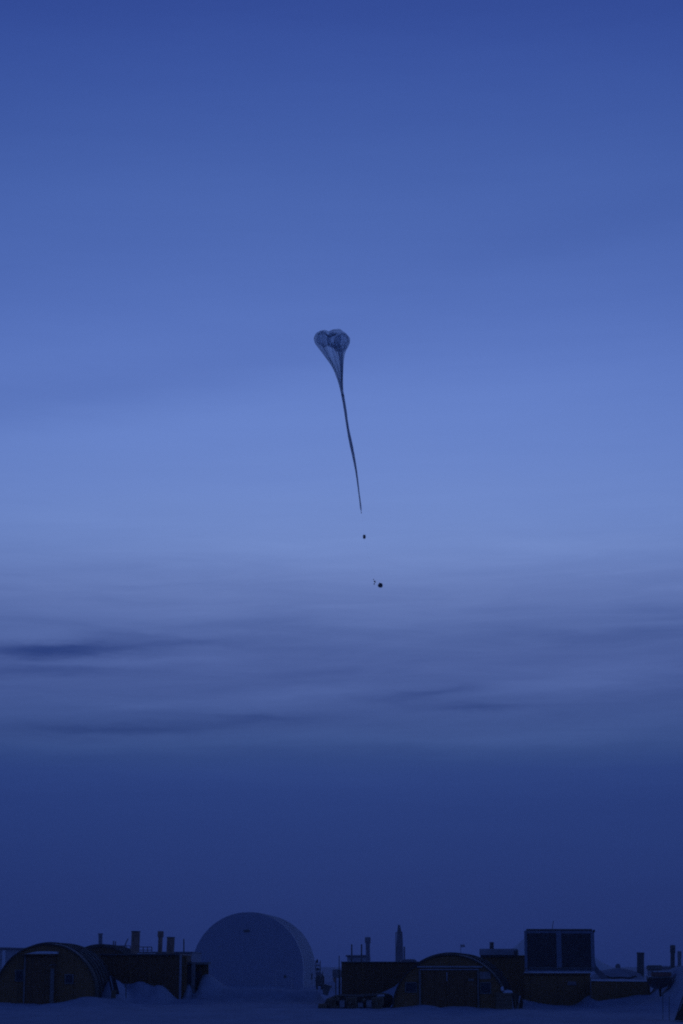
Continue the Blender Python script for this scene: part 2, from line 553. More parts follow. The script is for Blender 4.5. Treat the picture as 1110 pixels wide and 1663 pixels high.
sh = thing('long_shed', 'long dark flat-roofed shed with chimneys, drifted snow along its front', 'shed', base(225, 97.5))
bx(MB(), 163, 1551.2, 291, 1640, 97.5, 7.6).build('wall', M['plywood_dark'], sh)
X0, X1, Z0, Z1 = rect(161.5, 1549.6, 292.2, 1551.1, 97.35)
MB().box(X0, X1, 97.3, 105.4, Z0, Z1 + .02).build('roof', M['dark_metal'], sh)
mb = MB(); X0b = rect(222, 1549, 250, 1551, 97.4)
mb.box(X0b[0], X0b[1], 97.6, 98.4, Z1 + .021, Z1 + .055); mb.build('snow_cap', M['snow'], sh)
bx(MB(), 291.4, 1551.4, 294.8, 1640, 97.45, 0.1).build('corner_trim', M['trim'], sh)
chimney_on(sh, 219.5, 221, 1552, 1512.5, 13.5, 99.5)
chimney_on(sh, 260, 261.4, 1552, 1512.5, 7.2, 102, cap=(0.25, 9.6))
chimney_on(sh, 276.5, 278, 1552, 1522, 12.4, 100.5)
for x, y0, y1 in ((212, 1575, 1600), (243, 1578, 1598)):
    bx(MB(), x - 1.5, y0, x + 1.5, y1, 97.44, 0.05).build('batten', M['plywood'], sh)

po = thing('entry_porch', 'plywood entry porch with dark doorway between shed and pale dome', 'porch', base(315, 98.5))
bx(MB(), 295.2, 1553, 303, 1640, 98.2, 0.3).build('side_wall', M['plywood'], po)
bx(MB(), 303.2, 1562, 311, 1640, 99.3, 0.1).build('doorway', M['pane'], po)  # dark sheet standing in for the shade inside the opening
bx(MB(), 311.2, 1564, 316.5, 1640, 98.6, 0.3).build('post', M['grey_wall'], po)
bx(MB(), 303.2, 1562.6, 339, 1565.6, 98.9, 1.9).build('roof', M['trim_dim'], po)
bx(MB(), 317, 1565.9, 338.5, 1640, 100.6, 0.2).build('rear_wall', M['plywood'], po)
bx(MB(), 317.2, 1577, 327, 1640, 100.45, 0.1).build('door', M['pane'], po)  # another dark sheet, shade of the doorway put in as colour
bb = thing('flat_building', 'hazy flat-topped building behind the chimneys of the long shed', 'building', base(250, 124))
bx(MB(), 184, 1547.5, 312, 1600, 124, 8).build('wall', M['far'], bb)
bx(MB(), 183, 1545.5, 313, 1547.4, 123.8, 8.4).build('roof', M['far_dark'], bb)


def railing(x0, x1, yt, yb, d, n, label):
    r = thing('railing', label, 'railing', W((x0 + x1) / 2, yb, d), 'thin roof railings')
    for i in range(n):
        x = x0 + (x1 - x0) * i / (n - 1)
        MB().tube([W(x, yb, d), W(x, yt, d)], 0.03, 6).build('post', M['far_dark'], r)
    for y in (yt, (yt + yb) / 2 + 1):
        MB().tube([W(x0, y, d), W(x1, y, d)], 0.025, 6).build('rail', M['far_dark'], r)


railing(191, 212, 1536, 1546, 125, 4, 'thin roof railing left of the widest chimney')
railing(226, 247, 1538, 1546, 125, 4, 'thin roof railing between the widest chimney and the capped chimney')
railing(285, 297, 1546.5, 1551, 104.5, 3, 'short roof railing right of the shortest chimney')
o = MB().tube([W(198, 1546, 126), W(203, 1536, 126), W(208.5, 1524, 126)], [.05, .04, .03], 6).build('antenna_rod', M['far_dark'])
solo(o, 'slanted thin antenna rod left of the widest chimney', 'antenna')
for x, yt, lb in ((184.6, 1528, 'thin bare mast, left one of the close pair beside the rear hut'), (187.8, 1528.5, 'thin bare mast, right one of the close pair beside the rear hut')):
    o = MB().tube([W(x, 1549, 123), W(x, yt, 123)], .04, 6).build('mast', M['far_dark'])
    solo(o, lb, 'mast', 'thin masts')
o = MB().tube([W(299, 1562, 101.2), W(299, 1525, 101.2)], [.035, .03], 6).build('mast', M['dark_metal'])
solo(o, 'thin straight mast rising between the long shed and the pale dome', 'mast', 'thin masts')
vs_ = thing('vent_stack', 'hazy slim vent stack rising behind the rear arched hut roof', 'vent stack', base(163.5, 140))
MB().tube([W(163.5, 1572, 140), W(163.5, 1518, 140)], 3.2 * 140 / F, 12).build('pipe', M['far_dark'], vs_)
MB().tube([W(163.5, 1518.2, 140), W(163.5, 1515.8, 140)], 3.9 * 140 / F, 12).build('cap', M['far_dark'], vs_)

fb = thing('flat_building', 'pale hazy flat building far behind at the left edge', 'building', base(10, 190))
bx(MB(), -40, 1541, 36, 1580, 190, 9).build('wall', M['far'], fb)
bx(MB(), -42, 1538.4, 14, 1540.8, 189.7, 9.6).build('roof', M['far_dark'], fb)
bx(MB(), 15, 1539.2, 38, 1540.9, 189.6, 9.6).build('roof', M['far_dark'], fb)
bx(MB(), 3.5, 1543, 9, 1578, 189.9, 0.08).build('door', M['snow'], fb)  # pale panel standing in for a gap of light in the wall

# boards and stakes in the drift beside the left hut
lb = ['leaning narrow board with pale face in the snow beside the left hut', 'thin dark leaning board right of the pale one in the drift']
for i, (xt, yt, xb, yb, w, m) in enumerate(((179.5, 1585, 185.5, 1612, 2.4, 'trim'), (184.5, 1588, 191.5, 1613, 1.0, 'black'))):
    b = thing('leaning_board', lb[i], 'board', W(xb, yb, 91.0), 'boards leaning in the drift')
    w_ = w * 91 / F / 2
    p, q = W(xb, yb + 2, 91.0), W(xt, yt, 91.6)
    ax = Vector((w_, 0, 0)); dy = Vector((0, .05, 0))
    MB().hexa([p - ax, p + ax, q + ax, q - ax], [p - ax + dy, p + ax + dy, q + ax + dy, q - ax + dy]).build('face', M[m], b)
    for s in (-1, 1):
        e = Vector((0.035, 0, 0)); c = Vector((s * (w_ + .036), -.01, 0))
        MB().hexa([p + c - e, p + c + e, q + c + e, q + c - e], [p + c - e + dy, p + c + e + dy, q + c + e + dy, q + c - e + dy]).build('edge', M['black'], b)
o = bx(MB(), 181, 1608, 188, 1621, 90.7, .25).build('footing_block', M['crate'], bevel=.02)
solo(o, 'small dark block at the foot of the leaning boards', 'block')
o = MB().tube([W(205, 1621, 91.5), W(204.6, 1597, 91.5)], .02, 6).build('marker_stake', M['black'])
solo(o, 'thin dark stake in the snow in front of the long shed', 'stake', 'thin stakes in the snow')
for x, y0, y1, d, t in ((1077, 1612, 1654, 66, 'thin dark stake left of the other in the right snow bank'), (1087.2, 1618, 1655, 66, 'thin dark stake nearest the tent at right edge')):
    o = MB().tube([W(x, y1 + 2, d), W(x, y0, d)], .009, 6).build('marker_stake', M['black'])
    solo(o, t, 'stake', 'thin stakes in the snow')

# ------------------------------------------------------------------ machine and tank right of the dome
d = 116.0
mc = thing('tracked_machine', 'small dark machine with lattice mast and beacon right of the dome', 'machine', base(521, d))
k = d / F
bx(MB(), 512.6, 1585, 527, 1601.5, d, 1.6).build('cab', M['dark_metal'], mc, bevel=.04)
MB().prism(poly([(512.8, 1578), (521, 1578.4), (523.5, 1583), (526.5, 1584.8), (512.8, 1584.8)], d + .1), (0, 1.2, 0)).build('hood', M['far_dark'], mc)
for x in (513.2, 520.6):
    MB().tube([W(x, 1578.2, d + .3), W(x, 1560, d + .3)], .025, 6).build('mast_leg', M['far_dark'], mc)
for y in (1575.5, 1569, 1564):
    MB().tube([W(513.2, y, d + .3), W(520.6, y, d + .3)], .018, 6).build('mast_brace', M['far'], mc)
bx(MB(), 514, 1573.5, 520, 1577, d + .2, .2).build('mast_plate', M['pale_box'], mc)
bx(MB(), 514, 1566, 519.5, 1569, d + .2, .2).build('mast_plate', M['pale_box'], mc)
MB().lump(W(515.6, 1561, d + .3), .055, .06, .11, 1, .1).build('beacon', M['black'], mc, smooth=True)
MB().lump(W(516.5, 1573.2, d + .15), .09, .06, .05, 2, .1).build('lamp', M['black'], mc, smooth=True)
MB().tube([W(524.3, 1586, d + .5), W(524.3, 1577.5, d + .5)], .02, 6).build('exhaust', M['dark_metal'], mc)
MB().prism(poly([(524, 1598.8), (528.5, 1598.5), (540, 1601.5), (536, 1607), (533, 1616.5), (525, 1616)], d - 1.2), (0, 1.0, 0)).build('bucket', M['dark_metal'], mc)
for x in (515, 523):
    MB().tube([W(x, 1607, d), W(x, 1600.5, d)], .06, 8).build('strut', M['dark_metal'], mc)

d = 104.0
tk = thing('raised_tank', 'grey box tank on a thin post beside the central dark shed', 'tank', base(546, d))
bx(MB(), 540.3, 1574.5, 555, 1588, d, 1.4).build('tank_body', M['grey_wall'], tk, bevel=.04)
MB().prism(poly([(540.3, 1588.2), (546, 1588.2), (545.5, 1597), (542.5, 1594)], d), (0, .3, 0)).build('valve', M['flue'], tk)
bx(MB(), 544.8, 1588.2, 546.6, 1622, d + .3, .06).build('post', M['dark_metal'], tk)
bx(MB(), 552, 1588.2, 553.4, 1622, d + .3, .06).build('post', M['dark_metal'], tk)
o = MB().tube([W(551.2, 1622, 95), W(551.2, 1552, 95)], [.022, .018], 6).build('mast', M['black'])
solo(o, 'thin dark mast at the left corner of the central shed', 'mast', 'thin masts')

# ------------------------------------------------------------------ central dark shed
d = 92.0
cs = thing('flat_shed', 'plain dark flat-roofed shed behind the cargo pile, left of the double-door hut', 'shed', base(620, d))
bx(MB(), 555, 1563, 700, 1640, d, 6.5).build('wall', M['plywood_dark'], cs)
X = rect(554, 1561.6, 701, 1562.9, d - .1)
MB().box(X[0], X[1], d - .12, d + 6.7, X[2] + .005, X[3]).build('roof', M['trim_dim'], cs)
for x in (590, 622):
    bx(MB(), x - .8, 1566, x + .8, 1620, d - .04, .035).build('batten', M['plywood'], cs)

d = 135.0
lo = thing('low_building', 'low hazy flat building with capped chimney behind the central shed', 'building', base(580, d))
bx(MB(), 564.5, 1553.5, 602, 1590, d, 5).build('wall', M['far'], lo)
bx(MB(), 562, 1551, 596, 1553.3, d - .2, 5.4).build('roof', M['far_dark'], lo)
chimney_on(lo, 598, 597.6, 1560, 1522.3, 6.6, d - .8, m='far_dark', cap=(0.26, 9.2))
for x, t in ((571.6, 'thin dark mast on the low roof, left of the pair behind the central shed'), (587.6, 'thin dark mast next to the capped chimney behind the central shed')):
    o = MB().tube([W(x, 1562, 128), W(x, 1533.5, 128)], .045, 6).build('mast', M['dark_metal'])
    solo(o, t, 'mast', 'thin masts')
tw = thing('stepped_tower', 'tall hazy stepped tower with tapering top behind the central shed', 'tower', base(649, 145))
d = 145.0
def frustum(mb, x0, x1, yb, X0_, X1_, yt, d, dep):
    a, b, c, e = W(x0, yb, d), W(x1, yb, d), W(X1_, yt, d + .1), W(X0_, yt, d + .1)
    o = Vector((0, dep, 0)); i = Vector((0, dep - .2, 0))
    return mb.hexa([a, b, c, e], [a + o, b + o, c + i, e + i])
frustum(MB(), 643, 655.8, 1590, 642.8, 654.8, 1537, d, .6).build('base_section', M['far_dark'], tw)
frustum(MB(), 644.4, 655, 1536.8, 645.2, 653.8, 1513, d + .05, .5).build('shaft', M['far_dark'], tw)
frustum(MB(), 645.8, 652.2, 1512.8, 646.6, 650.2, 1502, d + .1, .4).build('top_section', M['far_dark'], tw)
MB().tube([W(643.2, 1537, d + .2), W(643.2, 1514, d + .2)], .03, 6).build('side_pipe', M['far_dark'], tw)
MB().tube([W(643.2, 1515, d + .2), W(645, 1515, d + .2)], .03, 6).build('bracket', M['far_dark'], tw)
bx(MB(), 656, 1537.5, 658.4, 1570, d + .1, .3).build('junction_box', M['far_dark'], tw)
o = MB().prism(poly([(651, 1563.5), (653, 1559), (658, 1557.8), (673, 1557.8), (677, 1560), (677.5, 1563.5)], 103), (0, 2, 0)).build('roof_hatch', M['far_dark'])
solo(o, 'low dark hatch box on the roof at the foot of the tower', 'hatch')

# ------------------------------------------------------------------ cargo pile
d = 85.2
mb = MB()
prof = [(522, 1640), (530, 1623), (538, 1619), (545, 1615.8), (556, 1615), (580, 1615.4), (600, 1614.2), (618, 1612.8), (630, 1613), (637, 1617), (639, 1626), (634, 1634), (626, 1642)]
rows = []
for r in range(7):
    t = r / 6
    row = []
    for i, (x, y) in enumerate(prof):
        sh_ = 1 - 0.10 * (1 - t) ** 2
        yy = 1643 - (1643 - y) * sh_
        p = W(x, yy, d + t * 1.0)
        q = Vector((i * .7, t * 3, 0))
        row.append(p + Vector((.05 * noise.noise(q), .12 * noise.noise(q + Vector((5, 0, 0))), .05 * noise.noise(q + Vector((0, 9, 0))))))
    rows.append(row)
n = len(prof)
mb.add([p for r in rows for p in r], [(r * n + i, r * n + i + 1, (r + 1) * n + i + 1, (r + 1) * n + i) for r in range(6) for i in range(n - 1)])
mb.add(rows[0], [tuple(range(n))]); mb.add(rows[-1], [tuple(range(n))])
tp = mb.build('tarpaulin_heap', M['tarp'])
solo(tp, 'long dark tarpaulin heap under the cargo boxes before the central shed', 'cargo heap')

crates = [
    (517, 1631, 531, 1643, 83.9, .7, 'low dark crate at the left end of the cargo pile', 'crate', 'dark_crate'),
    (531.5, 1622.5, 546, 1634, 84.2, .7, 'dark wooden crate one step up from the left end of the pile', 'crate', 'c'),
    (536, 1634.5, 551, 1644, 83.9, .7, 'bottom dark crate left of the tall pale carton', 'crate', 'c'),
    (562, 1621, 580, 1633, 84.2, .7, 'dark crate between the two pale cartons, upper layer', 'crate', 'c'),
    (563, 1633.6, 580.5, 1644, 83.9, .6, 'bottom dark crate right of the leftmost pale carton', 'crate', 'c'),
    (605, 1621, 624, 1632, 84.2, .7, 'dark crate right of the rightmost pale carton', 'crate', 'c'),
    (604.5, 1632.4, 622, 1642, 83.9, .6, 'bottom dark crate at the right end of the pile', 'crate', 'c')]
for x0, y0, x1, y1, d, dep, t, c, _ in crates:
    cr = thing('cargo_crate', t, c, base((x0 + x1) / 2, d, W(x0, y1, d).z), 'dark crates in the cargo pile')
    bx(MB(), x0, y0, x1, y1, d, dep).build('crate_body', M['crate'], cr, bevel=.015)
    bx(MB(), x0 + .3, y0 - .8, x1 - .3, y0 - .05, d + .02, dep - .04).build('crate_lid', M['timber'], cr)
    for xx in (x0 + 1, x1 - 2.2):
        bx(MB(), xx, y0 + .4, xx + 1.2, y1 - .3, d - .02, .018).build('batten', M['timber'], cr)
for x0, y0, x1, y1, d, t in ((551.8, 1625, 560, 1636.5, 83.7, 'pale upright carton, leftmost light box in the cargo pile'),
                             (595.5, 1625, 603.8, 1636, 83.7, 'pale upright carton, rightmost light box in the cargo pile'),
                             (581.5, 1629.5, 590, 1636, 83.6, 'pale squat box with loose lid in the middle of the cargo pile')):
    b = thing('pale_box', t, 'box', base((x0 + x1) / 2, d, W(x0, y1, d).z), 'pale boxes in the cargo pile')
    bx(MB(), x0, y0, x1, y1, d, .3).build('box_body', M['pale_box'], b, bevel=.012)
    bx(MB(), x0 - .2, y0 - .7, x1 + .2, y0 - .05, d - .01, .32).build('lid', M['pale_box'], b)
for x0, y0, x1, y1, d, t in ((534, 1638.5, 544, 1643.5, 83.5, 'snow-covered lump at the foot of the pile, left end'), (582, 1638, 592, 1644, 83.5, 'snow-covered lump at the foot of the pile, below the squat pale box')):
    p = W((x0 + x1) / 2, (y0 + y1) / 2, d)
    o = MB().lump(p, (x1 - x0) / 2 * d / F, .2, (y1 - y0) / 2 * d / F, x0, .25).build('snow_lump', M['snow'], smooth=True)
    solo(o, t, 'snow lump')
for x, y, t in ((548.5, 1623, 'sawn log end left above the leftmost pale carton'), (568.5, 1629, 'sawn log end between the leftmost pale carton and the squat box'), (591.2, 1624.5, 'sawn log end above the squat pale box'), (612.5, 1629.5, 'sawn log end right of the rightmost pale carton')):
    lg = thing('log', t, 'log', W(x, y, 84.0), 'logs in the cargo pile')
    p = W(x, y, 83.85)
    MB().tube([p + Vector((0, .02, 0)), p + Vector((.05, 1.4, 0))], .06, 10).build('bark', M['crate'], lg)
    MB().tube([p, p + Vector((0, .018, 0))], .05, 10).build('sawn_face', M['timber'], lg)
p0 = poly([(612, 1619), (626, 1618.6), (625, 1615.2), (613, 1615.6)], 85.1)
o = MB().prism(p0, (0, .5, 0)).build('snow_block', M['snow'], bevel=.03)
solo(o, 'flat slab of snow on top of the cargo pile near its right end', 'snow slab')

# planks and crate right of the double-door hut
d = 83.4
cc = thing('plank_bin', 'snow-topped wooden bin beside the right flank of the double-door hut', 'bin', base(822, d))
bx(MB(), 806, 1612.5, 832, 1644, d, .8).build('bin_wall', M['crate'], cc)
MB().prism(poly([(817, 1612.4), (833, 1612.4), (832, 1609), (827, 1607.8), (821, 1608.6)], d - .02), (0, .85, 0)).build('snow_cap', M['snow'], cc)
o = MB().lump(W(816, 1606, d + .1), .065, .1, .1, 4, .2).build('snow_lump', M['snow'], smooth=True)
solo(o, 'small ball of snow on the canvas flank above the wooden bin', 'snow lump')
o = MB().prism(poly([(812, 1646), (813, 1618), (826, 1613), (839, 1613.5), (849, 1621), (852, 1646)], d + .75), (0, .7, 0)).build('covered_stack', M['tarp'], bevel=.04)
solo(o, 'low dark covered stack behind the leaning planks and wooden bin', 'stack')
for i, (xb, yb, xt, yt, w, m, t) in enumerate((
        (834.5, 1644, 830, 1611, 2.2, 'trim', 'leaning plank nearest the snow-topped bin'),
        (838.5, 1644, 837, 1616, 2.0, 'crate', 'dark leaning plank, second from the bin'),
        (840.5, 1644, 845, 1617, 2.0, 'trim', 'middle leaning plank crossing its neighbours'),
        (844, 1644, 842, 1622, 1.8, 'crate', 'short dark plank among the leaning planks'),
        (848, 1643.5, 853.6, 1623.5, 1.8, 'trim', 'pale leaning plank, outermost of the planks'))):
    dd = d - .05 - .04 * i
    p, q = W(xb, yb, dd), W(xt, yt, dd + .3)
    a = Vector((w / 2 * dd / F, 0, 0)); o = Vector((0, .03, 0))
    ob = MB().hexa([p - a, p + a, q + a, q - a], [p - a + o, p + a + o, q + a + o, q - a + o]).build('leaning_plank', M[m])
    solo(ob, t, 'plank', 'planks leaning beside the hut')

fg = thing('flag', 'tiny hazy flag on a thin pole beyond the double-door hut', 'flag', base(748.6, 150))
MB().tube([W(748.6, 1572, 150), W(748.6, 1533, 150)], .022, 6).build('pole', M['far'], fg)
mb = MB()
vs = []
for i in range(7):
    for j in range(2):
        p = W(748.8 + i * 1.1, 1534 + j * 4.4 + .25 * math.sin(i * 1.2), 150)
        vs.append(p + Vector((0, .06 * math.sin(i * 1.5), 0)))
mb.add(vs, [(2 * i, 2 * i + 1, 2 * i + 3, 2 * i + 2) for i in range(6)])
mb.build('cloth', M['flag'], fg)

# ------------------------------------------------------------------ right hand buildings
d = 99.0
gb = thing('plywood_cabin', 'brown cabin with frosted roof band and stub chimney right of the double-door hut', 'cabin', base(812, d))
bx(MB(), 781, 1551.4, 858, 1640, d, 5, R(5.5)).build('wall', M['plywood'], gb)
bx(MB(), 779, 1540.8, 841, 1551.2, d - .35, 5.6, R(5.5)).build('roof', M['far'], gb, bevel=.02)
bx(MB(), 781.5, 1552.4, 838, 1554.2, d - .12, .1).build('eave_board', M['trim_dim'], gb)
bx(MB(), 835.5, 1544, 841.5, 1549.8, d - .5, .13).build('vent', M['dark_metal'], gb)
bx(MB(), 808, 1577.5, 816, 1580, d - .08, .07).build('sign_plate', M['trim'], gb)
chimney_on(gb, 799, 799, 1543, 1530.2, 6.6, d + 1.5, m='dark_metal')

d = 92.0
pb = thing('plywood_building', 'low brown plywood building carrying the twin-panelled box', 'building', base(905, d))
bx(MB(), 852.5, 1583, 959.5, 1645, d, 6, R(6.5)).build('wall', M['plywood'], pb)
bx(MB(), 851, 1580.6, 960, 1582.8, d - .12, 6.3, R(6.5)).build('roof', M['plywood_dark'], pb)
X = rect(852, 1578.6, 883, 1580.5, d - .1)
MB().box(X[0], X[1], d - .1, d + .28, X[2] + .004, X[3]).build('snow_cap', M['snow'], pb, bevel=.02)
bx(MB(), 922, 1594, 936, 1600, d - .05, .045).build('window', M['grey_wall'], pb)
X = rect(884, 1579.4, 958, 1580.5, d - .1)
MB().box(X[0], X[1], d - .05, d + .28, X[2] + .004, X[3]).build('snow_cap', M['snow'], pb)

tb = thing('twin_panel_box', 'big boxy module with two dark front panels on the plywood building', 'module', W(908, 1579, 92.3))
d = 92.45
bx(MB(), 853, 1511.2, 966, 1577.8, d, 4.2, R(6.8)).build('shell', M['box_side'], tb)
bx(MB(), 855, 1508.6, 962, 1511.0, d - .12, 4.4, R(6.8)).build('roof', M['dark_metal'], tb)
MB().tube([W(897, 1509, d + .3), W(899.2, 1495.5, d + .3)], .014, 6).build('antenna', M['black'], tb)
bx(MB(), 856.8, 1515.5, 904, 1570.2, d - .05, .045).build('panel', M['panel_dark'], tb)
bx(MB(), 912.5, 1516.2, 960, 1570.8, d - .05, .045).build('panel', M['panel_dark'], tb)
bx(MB(), 904.2, 1511.2, 912.3, 1571, d - .1, .095).build('mullion', M['box_side'], tb)
bx(MB(), 852.5, 1512, 856.6, 1578, d - .09, .085).build('corner_post', M['box_side'], tb)
bx(MB(), 960.2, 1512, 965, 1578, d - .09, .085).build('corner_post', M['box_side'], tb)
bx(MB(), 852.5, 1571.2, 965, 1572.8, d - .14, .13).build('sill', M['trim_dim'], tb)
bx(MB(), 856.8, 1511.4, 904, 1515.3, d - .07, .065).build('header', M['box_side'], tb)
bx(MB(), 912.5, 1511.4, 960, 1516, d - .07, .065).build('header', M['box_side'], tb)
MB().lump(W(965.2, 1512, d - .1), .055, .055, .06, 3, .1).build('corner_lamp', M['black'], tb, smooth=True)
MB().prism(poly([(965.3, 1548), (968, 1568), (985, 1586), (990, 1590), (978, 1590), (966, 1578), (965.3, 1578)], d + .5), (0, .1, 0)).build('brace', M['far_dark'], tb)

# pale hills of snow behind
def hill(pts, d, dep, name='snow_hill'):
    mb = MB()
    rows = 8; vs = []; n = len(pts)
    for r in range(rows + 1):
        t = math.pi * r / rows
        for x, y in pts:
            z = 1 - abs(math.cos(t)) ** 1.5
            p = W(x, 1585 - (1585 - y) * z, d)
            vs.append(Vector((p.x, d - math.cos(t) * dep, max(-1, p.z) + .12 * noise.noise(Vector((p.x, r * .8, 2))))))
    mb.add(vs, [(r * n + i, r * n + i + 1, (r + 1) * n + i + 1, (r + 1) * n + i) for r in range(rows) for i in range(n - 1)])
    o = mb.build(name, M['snow'], smooth=True)
    o['kind'] = 'structure'
    return o


hill([(806, 1585), (818, 1560), (828, 1545), (838, 1535), (848, 1526), (858, 1521), (880, 1516), (905, 1515), (930, 1524), (948, 1540), (960, 1553), (970, 1560), (985, 1567), (1000, 1575), (1020, 1585)], 118, 10)
hd = thing('low_dome', 'low snow-covered dome with ball vent between twin-panelled box and thick chimney', 'dome', base(1003, 108))
mb = MB()
c = W(1003, 1594, 108); k = 108 / F
vs = []
for r in range(9):
    t = math.pi / 2 * r / 8
    for j in range(40):
        q = 2 * math.pi * j / 40
        w = 1 + .03 * noise.noise(Vector((math.cos(q) * 2, math.sin(q) * 2, r)))
        vs.append(c + Vector((44 * k * math.cos(t) * math.cos(q) * w, 44 * k * math.cos(t) * math.sin(q) * w, 20.5 * k * math.sin(t) - (1.2 if r == 0 else 0))))
mb.add(vs, [(r * 40 + j, r * 40 + (j + 1) % 40, (r + 1) * 40 + (j + 1) % 40, (r + 1) * 40 + j) for r in range(8) for j in range(40)])
mb.build('shell', M['far'], hd, smooth=True)
p = W(1003.8, 1569.3, 108)
MB().lump(p, 4 * k, 4 * k, 4 * k, 1, .04).build('vent_ball', M['far_dark'], hd, smooth=True)
MB().tube([W(1003.8, 1576, 108), W(1003.8, 1571, 108)], 3.2 * k, 10).build('vent_neck', M['far_dark'], hd)
o = MB().tube(poly([(964, 1567), (970, 1573), (977, 1580), (984, 1586), (995, 1588.5), (1010, 1587.5), (1024, 1588.5), (1034, 1585)], 96.5), .05, 8).build('strip', M['dark_metal'])  # plain dark curved strip, built as a round tube
solo(o, 'thick dark hose curving from the twin-panelled box to behind the low wall', 'strip')

d = 90.5
lw = thing('low_wall', 'low brown plywood wall with snowy top left of the right snow bank', 'wall', base(1008, d))
f = poly([(960.3, 1640), (1057, 1632), (1056, 1594.6), (960.3, 1593.4)], d)
MB().prism(f, (.6, 4.2, 0)).build('wall_face', M['plywood'], lw)
f = poly([(960.3, 1593.2), (1057.5, 1594.4), (1057.5, 1592.8), (1030, 1592), (990, 1590.8), (960.3, 1591)], d - .06)
MB().prism(f, (.6, 4.4, 0)).build('snow_cap', M['snow'], lw)

for x, yt, yb, w, dd, cap, t, nm in ((1040.4, 1547.5, 1600, 11.4, 108, None, 'thick plain chimney right of the low dome', 'flue'),
                                 (1092.6, 1535.5, 1590, 7.0, 112, (0.2, 8.6), 'slim chimney with fatter cap near the right edge', 'flue'),
                                 (1103.6, 1545.2, 1590, 5.8, 128, (0.2, 6.6), 'pale slim chimney, last one before the right edge', 'far_dark')):
    c = thing('chimney_stack', t, 'chimney', base(x, dd), 'chimneys at the right')
    chimney_on(c, x, x + .3, yb + 10, yt, w, dd, m=nm if nm == 'far_dark' else 'dark_metal', cap=cap, name='pipe')
rb = thing('flat_building', 'low hazy building behind the right snow bank under the slim chimneys', 'building', base(1090, 115))
bx(MB(), 1074, 1571, 1150, 1600, 115, 5).build('wall', M['far'], rb)
bx(MB(), 1073, 1568.6, 1151, 1570.8, 114.8, 5.4).build('roof', M['far'], rb)

d = 86.5
hp = thing('hopper', 'dark tapering hopper with boards across its top beside the right snow bank', 'hopper', base(1074, d))
MB().prism(poly([(1057, 1588.5), (1091.5, 1588), (1091, 1597), (1083, 1602), (1074, 1606.5), (1066, 1605), (1058.5, 1598)], d), (0, 1.2, 0)).build('tub', M['panel_dark'], hp)
bx(MB(), 1057, 1586.2, 1092, 1587.8, d - .05, 1.3).build('rim', M['trim_dim'], hp)
bx(MB(), 1063.5, 1578.8, 1091, 1585.9, d + .05, 1.0).build('lid_board', M['red'], hp, bevel=.02)
bx(MB(), 1061, 1576.9, 1092, 1578.5, d, 1.1).build('snow_cap', M['snow'], hp, bevel=.02)
MB().prism(poly([(1070.5, 1605), (1074.5, 1605), (1075, 1618), (1072, 1618)], d + .3), (0, .1, 0)).build('post', M['black'], hp)
bx(MB(), 1087, 1595, 1089, 1618, d + .9, .08).build('post', M['black'], hp)
o = bx(MB(), 1055, 1567.5, 1077, 1576.3, d + .1, .9).build('bundled_roll', M['trim_dim'], bevel=.05)
solo(o, 'grey bundled roll lying on top of the hopper at its left', 'bundle')

d = 64.0
tn = thing('tent', 'dark sloping tent flank cut by the right edge of the picture', 'tent', base(1125, d))
a, b, c = W(1096, 1657, d), W(1150, 1657, d), W(1120, 1590, d)
mb = MB()
o = Vector((.55, 2.4, 0))
rows = 8
vs = []
for r in range(rows + 1):
    t = r / rows
    for s0, s1 in ((a, c),):
        p = a.lerp(c, t); q = b.lerp(c, t)
        sag = .05 * math.sin(math.pi * t)
        vs += [p + Vector((sag, 0, 0)), q - Vector((sag, 0, 0)), p + o + Vector((sag, 0, 0)), q + o - Vector((sag, 0, 0))]
fs = []
for r in range(rows):
    i = r * 4; j = i + 4
    fs += [(i, i + 1, j + 1, j), (i + 3, i + 2, j + 2, j + 3), (i + 2, i, j, j + 2), (i + 1, i + 3, j + 3, j + 1)]
mb.add(vs, fs)
mb.build('fly_sheet', M['tarp'], tn)
MB().tube([a + Vector((0, -.03, 0)), c + Vector((0, -.03, .02))], .02, 6).build('pole', M['dark_metal'], tn)
MB().tube([b + Vector((0, -.03, 0)), c + Vector((0, -.03, .02))], .02, 6).build('pole', M['dark_metal'], tn)


